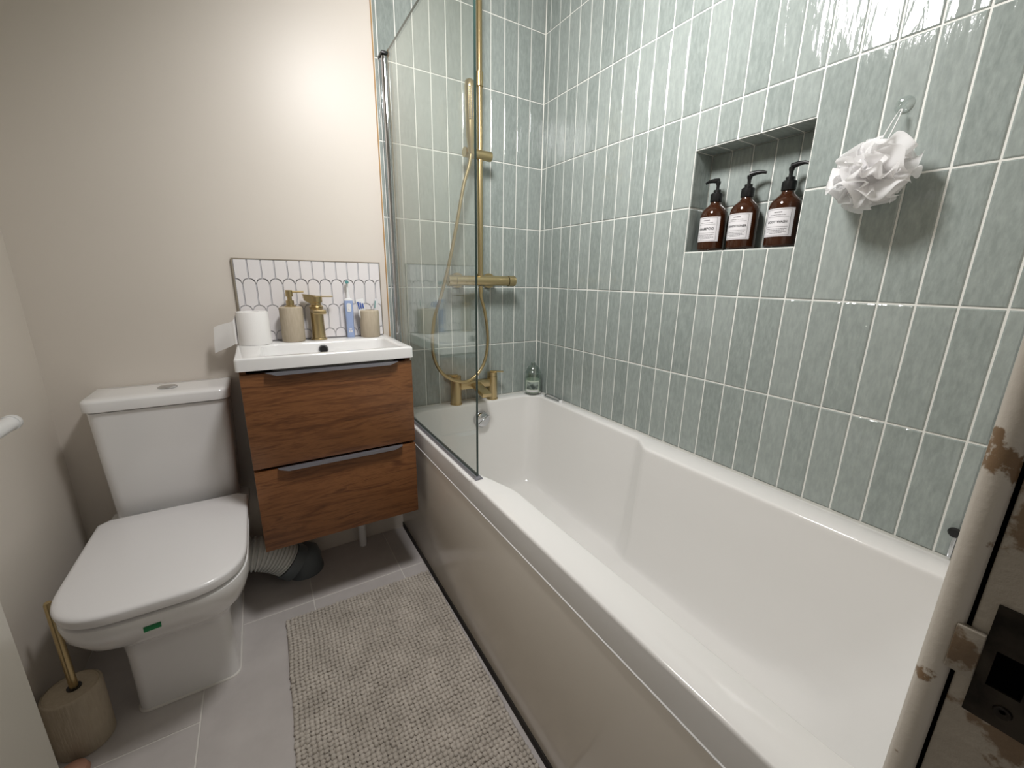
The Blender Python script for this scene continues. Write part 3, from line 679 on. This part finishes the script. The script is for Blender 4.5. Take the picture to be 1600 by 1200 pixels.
for (dx, dy, lean, col, nm, lab) in ((-.013, .004, -.16, 'whiteplastic', 'toothpaste_tube', 'white and blue toothpaste tube standing in the beige tumbler'), (.016, .006, .10, 'label', 'toothpaste_tube', 'slim white tube with green stripe at the tumbler right side')):
    t = thing(nm, lab, 'toothpaste', (-.796 + dx, -.048 + dy, Z + .012))
    wd = .014 if dx < 0 else .008
    mkobj('tube', loft_me('tube', [rrect(wd * .75, .008, .005, 0), rrect(wd * .85, .007, .005, .05), rrect(wd * 1.0, .003, .0015, .112), rrect(wd, .0015, .001, .128)], col, angle=.9), t)
    bm = bmesh.new()
    for k in range(3 if dx < 0 else 1): add_box(bm, -wd * .8 + k * wd * .55, -wd * .8 + k * wd * .55 + wd * .35, -.0062, -.0045, .094, .120 - k * .004)
    mkobj('printed_bands', finish(bm, 'printed_bands', 'deepblue' if dx < 0 else 'teal'), t)
    t.rotation_euler = (.04, lean, .1)

# ------------------------------------------------------------------ toilet
def dshape(cx, w_, yb, yf, rc, rb=.02, nn=2.6):
    pts = []; n = 14
    y_s = yf + rc * 1.0
    for sx in (1, -1):
        arc = []
        for k in range(n + 1):
            t = PI / 2 * k / n; c, s = math.cos(t) ** (2 / nn), math.sin(t) ** (2 / nn)
            arc.append((sx * (w_ - rc * .92 + rc * .92 * c) if rc < w_ else sx * w_ * c, y_s - rc * s))
        pts.append(arc)
    right = [(w_ - rb, yb), (w_, yb - rb)] + [(w_, yb - rb + (y_s - yb + rb) * k / 6) for k in range(1, 6)] + pts[0]
    left = [(-x, y) for x, y in right][::-1]
    return [(cx + x, y) for x, y in right + left]
TX = -1.420
to = thing('toilet', 'white close-coupled toilet with closed lid beside the vanity', 'toilet')
sec = [(.0, .110, -.05, -.466, .035), (.015, .110, -.05, -.466, .035), (.17, .109, -.05, -.466, .035), (.205, .112, -.05, -.472, .045), (.225, .122, -.05, -.492, .07), (.255, .139, -.05, -.528, .10), (.295, .159, -.05, -.575, .12), (.34, .172, -.05, -.608, .135), (.372, .1755, -.05, -.621, .148), (.381, .1747, -.052, -.6205, .148), (.384, .170, -.056, -.614, .145)]
mkobj('pan', loft_me('pan', [ring(dshape(TX, w_, yb, yf, rc), z) for z, w_, yb, yf, rc in sec], 'ceramic', angle=.9), to)
mkobj('sealant', loft_me('sealant', [ring(dshape(TX, .113, -.05, -.470, .036), 0.0003), ring(dshape(TX, .113, -.05, -.470, .036), .002), ring(dshape(TX, .1105, -.05, -.467, .035), .005)], 'floor_grout', angle=.9), to)
mkobj('seat', loft_me('seat', [ring(dshape(TX, w_, -.19, yf, .14, .02), z) for z, w_, yf in ((.3845, .160, -.592), (.386, .164, -.598), (.3905, .164, -.598), (.392, .160, -.592))], 'seatplastic', angle=.9), to)
ld = mkobj('seat_lid', loft_me('seat_lid', [ring(dshape(TX, w_, yb, yf, .15, rb), z) for z, w_, yb, yf, rb in ((.3925, .1725, -.186, -.621, .02), (.394, .1745, -.184, -.6245, .02), (.412, .1765, -.182, -.628, .02), (.4165, .1755, -.183, -.6265, .02), (.4195, .1725, -.186, -.622, .02), (.4210, .166, -.192, -.613, .02), (.4220, .120, -.24, -.54, .02))], 'seatplastic', angle=.9), to)
for s in (-1, 1): mkobj('hinge', tube_me('hinge', [(TX + s * .055, -.172, .40), (TX + s * .105, -.172, .40)], .010, 'chrome', 14), to)
def cist(hw, yb, yf, z, rf): return [(TX + p.x, p.y, z) for p in rpoly([(hw, yb, .004), (-hw, yb, .004), (-hw, yf, rf), (hw, yf, rf)], 6, 3)]
mkobj('cistern', loft_me('cistern', [cist(.146, .002, -.148, .386, .03), cist(.150, .002, -.153, .395, .03), cist(.157, .002, -.157, .60, .03), cist(.160, .002, -.158, .7225, .03)], 'ceramic', angle=.8), to)
cl = mkobj('cistern_lid', loft_me('cistern_lid', [cist(.162, .003, -.160, .7245, .03), cist(.167, .003, -.166, .728, .034), cist(.168, .003, -.167, .752, .034), cist(.1655, .002, -.1645, .757, .034), cist(.160, -.001, -.159, .7595, .032), cist(.12, -.03, -.13, .7605, .02)], 'ceramic', angle=.8), to)
mkobj('flush_button', lathe_me('flush_button', [(.024, 0), (.024, .003), (.021, .0055), (.012, .0072), (0, .0078)], 'chrome', 32), cl, (TX + .012, -.080, .7602))
st = mkobj('green_tape', box_me('green_tape', (-.015, .015, -.0012, 0, -.0055, .0055), 'green'), to, (TX - .004, -.6160, .350), (-.42, -.06, 0)); st['label'] = 'small green tape strip on the pan front'

# toilet brush
tb = thing('toilet_brush', 'ribbed beige toilet brush pot with a brass handle beside the toilet', 'toilet brush', (-1.622, -.478, 0))
mkobj('pot', loft_me('pot', ribbed('p', .051, .158, 110, amp=.0014), 'ribbed', cap1=False, angle=1.2), tb)
mkobj('pot_lid', lathe_me('pot_lid', [(.048, .157), (.046, .1585), (.043, .154), (0, .154)], 'ribbed', 40), tb)
mkobj('collar', lathe_me('collar', [(0, .1545), (.013, .1545), (.013, .157), (0, .157)], 'black', 20), tb, (.004, .004, 0))
mkobj('handle', tube_me('handle', [(.004, .004, .155), (-.003, .022, .375), (-.003, .022, .380)], [.0078, .0078, .006], 'brass', 18), tb)
ds = thing('door_wedge', 'tan rubber wedge on the floor in front of the brush pot', 'door stop', (-1.622, -.566, 0))
mkobj('body', lathe_me('body', [(0, .0), (.026, .0), (.028, .006), (.024, .018), (.012, .024), (0, .025)], 'rubber_pink', 24), ds)

# toilet roll bar at the left edge
rh = thing('roll_bar', 'pale rounded toilet roll bar on the left wall above the brush pot', 'toilet roll holder', (-1.69, -.54, .785))
mkobj('wall_plate', lathe_me('wall_plate', [(.024, .0), (.024, .006), (.02, .009), (0, .009)], 'whiteplastic', 28), rh, (0, 0, 0), (0, PI / 2, 0))
mkobj('arm', tube_me('arm', catmull([(.006, 0, 0), (.055, 0, 0), (.068, .008, 0), (.070, .02, 0), (.070, .142, 0)], 5), .0145, 'whiteplastic', 16), rh)
mkobj('end_cap', lathe_me('end_cap', [(0, 0), (.0165, 0), (.0165, .012), (.013, .0165), (0, .018)], 'whiteplastic', 20), rh, (.070, .136, 0), (-PI / 2, 0, 0))

# pipes under the vanity
sl = thing('soil_pipe', 'off-white corrugated toilet waste hose running into a dark grey floor pipe', 'waste pipe')
pts = catmull([(-1.31, -.105, .150), (-1.24, -.108, .135), (-1.19, -.108, .105), (-1.155, -.107, .072)], 16)
dense = []
for a, b in zip(pts, pts[1:]): dense += [a, a.lerp(b, .5)]
mkobj('corrugated_hose', tube_me('corrugated_hose', dense, [.056 + (.004 if (i // 3) % 2 else -.003) for i in range(len(dense))], 'pipe_white', 24), sl)
mkobj('rubber_collar', tube_me('rubber_collar', [(-1.163, -.107, .080), (-1.150, -.107, .068), (-1.135, -.107, .055)], [.064, .066, .064], 'pipe_grey', 28), sl)
mkobj('floor_pipe', lathe_me('floor_pipe', [(.064, 0), (.064, .012), (.060, .02), (.058, .06), (.050, .085), (.030, .100), (0, .104)], 'pipe_grey', 32), sl, (-1.108, -.082, 0))
wp = thing('basin_waste_pipe', 'short white waste pipe standing on the floor below the vanity', 'waste pipe', (-.885, -.04, 0))
mkobj('pipe', tube_me('pipe', [(0, 0, .0), (0, 0, .29)], .0145, 'whiteplastic', 18), wp)
mkobj('joint_ring', lathe_me('joint_ring', [(.0146, .148), (.0175, .150), (.0175, .172), (.0146, .174)], 'whiteplastic', 20), wp)

# ------------------------------------------------------------------ bath mat
bmt = thing('bath_mat', 'taupe chenille bath mat on the floor along the bath panel', 'bath mat', (-.953, -.734, 0), -.015)
MW, ML = .480, .80
bm = bmesh.new(); nx_, ny_ = 24, 40
def mz(x, y): return .0085 + .0035 * math.sin(x * 9 + y * 5) * math.sin(y * 7 - x * 3 + 1.) + .0015 * math.sin(y * 21 + x * 13)
g = [[bm.verts.new(((i / nx_ - .5) * MW, (j / ny_ - .5) * ML, mz((i / nx_ - .5) * MW, (j / ny_ - .5) * ML) - .001)) for j in range(ny_ + 1)] for i in range(nx_ + 1)]
gb = [[bm.verts.new((v.co.x, v.co.y, .0006)) for v in r] for r in g]
for i in range(nx_):
    for j in range(ny_):
        bm.faces.new((g[i][j], g[i + 1][j], g[i + 1][j + 1], g[i][j + 1])); bm.faces.new((gb[i][j], gb[i][j + 1], gb[i + 1][j + 1], gb[i + 1][j]))
for i in range(nx_):
    for j in (0, ny_): bm.faces.new((g[i][j], gb[i][j], gb[i + 1][j], g[i + 1][j]))
for j in range(ny_):
    for i in (0, nx_): bm.faces.new((g[i][j], g[i][j + 1], gb[i][j + 1], gb[i][j]))
mkobj('backing', finish(bm, 'backing', 'mat', smooth=True), bmt)
V, Fc = [], []; sxn, syn = 42, 70
for i in range(sxn):
    for j in range(syn):
        x = ((i + .5) / sxn - .5) * MW + random.gauss(0, .0006) + .0015 * math.sin(j * .35); y = ((j + .5) / syn - .5) * ML + random.gauss(0, .0007)
        z = mz(x, y); r = .0063 * random.uniform(.94, 1.08); h = .0062 * random.uniform(.8, 1.2); dx, dy = random.gauss(0, .0012), random.gauss(0, .0012); o = len(V)
        for rr_, zz in ((1.0, -.0015), (.98, .45), (.62, .86)):
            for k in range(6): a = PI / 3 * k; V.append((x + r * rr_ * math.cos(a) + dx * max(zz, 0), y + r * rr_ * math.sin(a) + dy * max(zz, 0), z + h * zz))
        V.append((x + dx, y + dy, z + h))
        for q in (0, 6):
            for k in range(6): Fc.append((o + q + k, o + q + (k + 1) % 6, o + q + 6 + (k + 1) % 6, o + q + 6 + k))
        for k in range(6): Fc.append((o + 12 + k, o + 12 + (k + 1) % 6, o + 18))
pl = mkobj('chenille_pile', mesh('chenille_pile', V, Fc, 'mat', smooth=True), bmt); pl['kind'] = 'stuff'
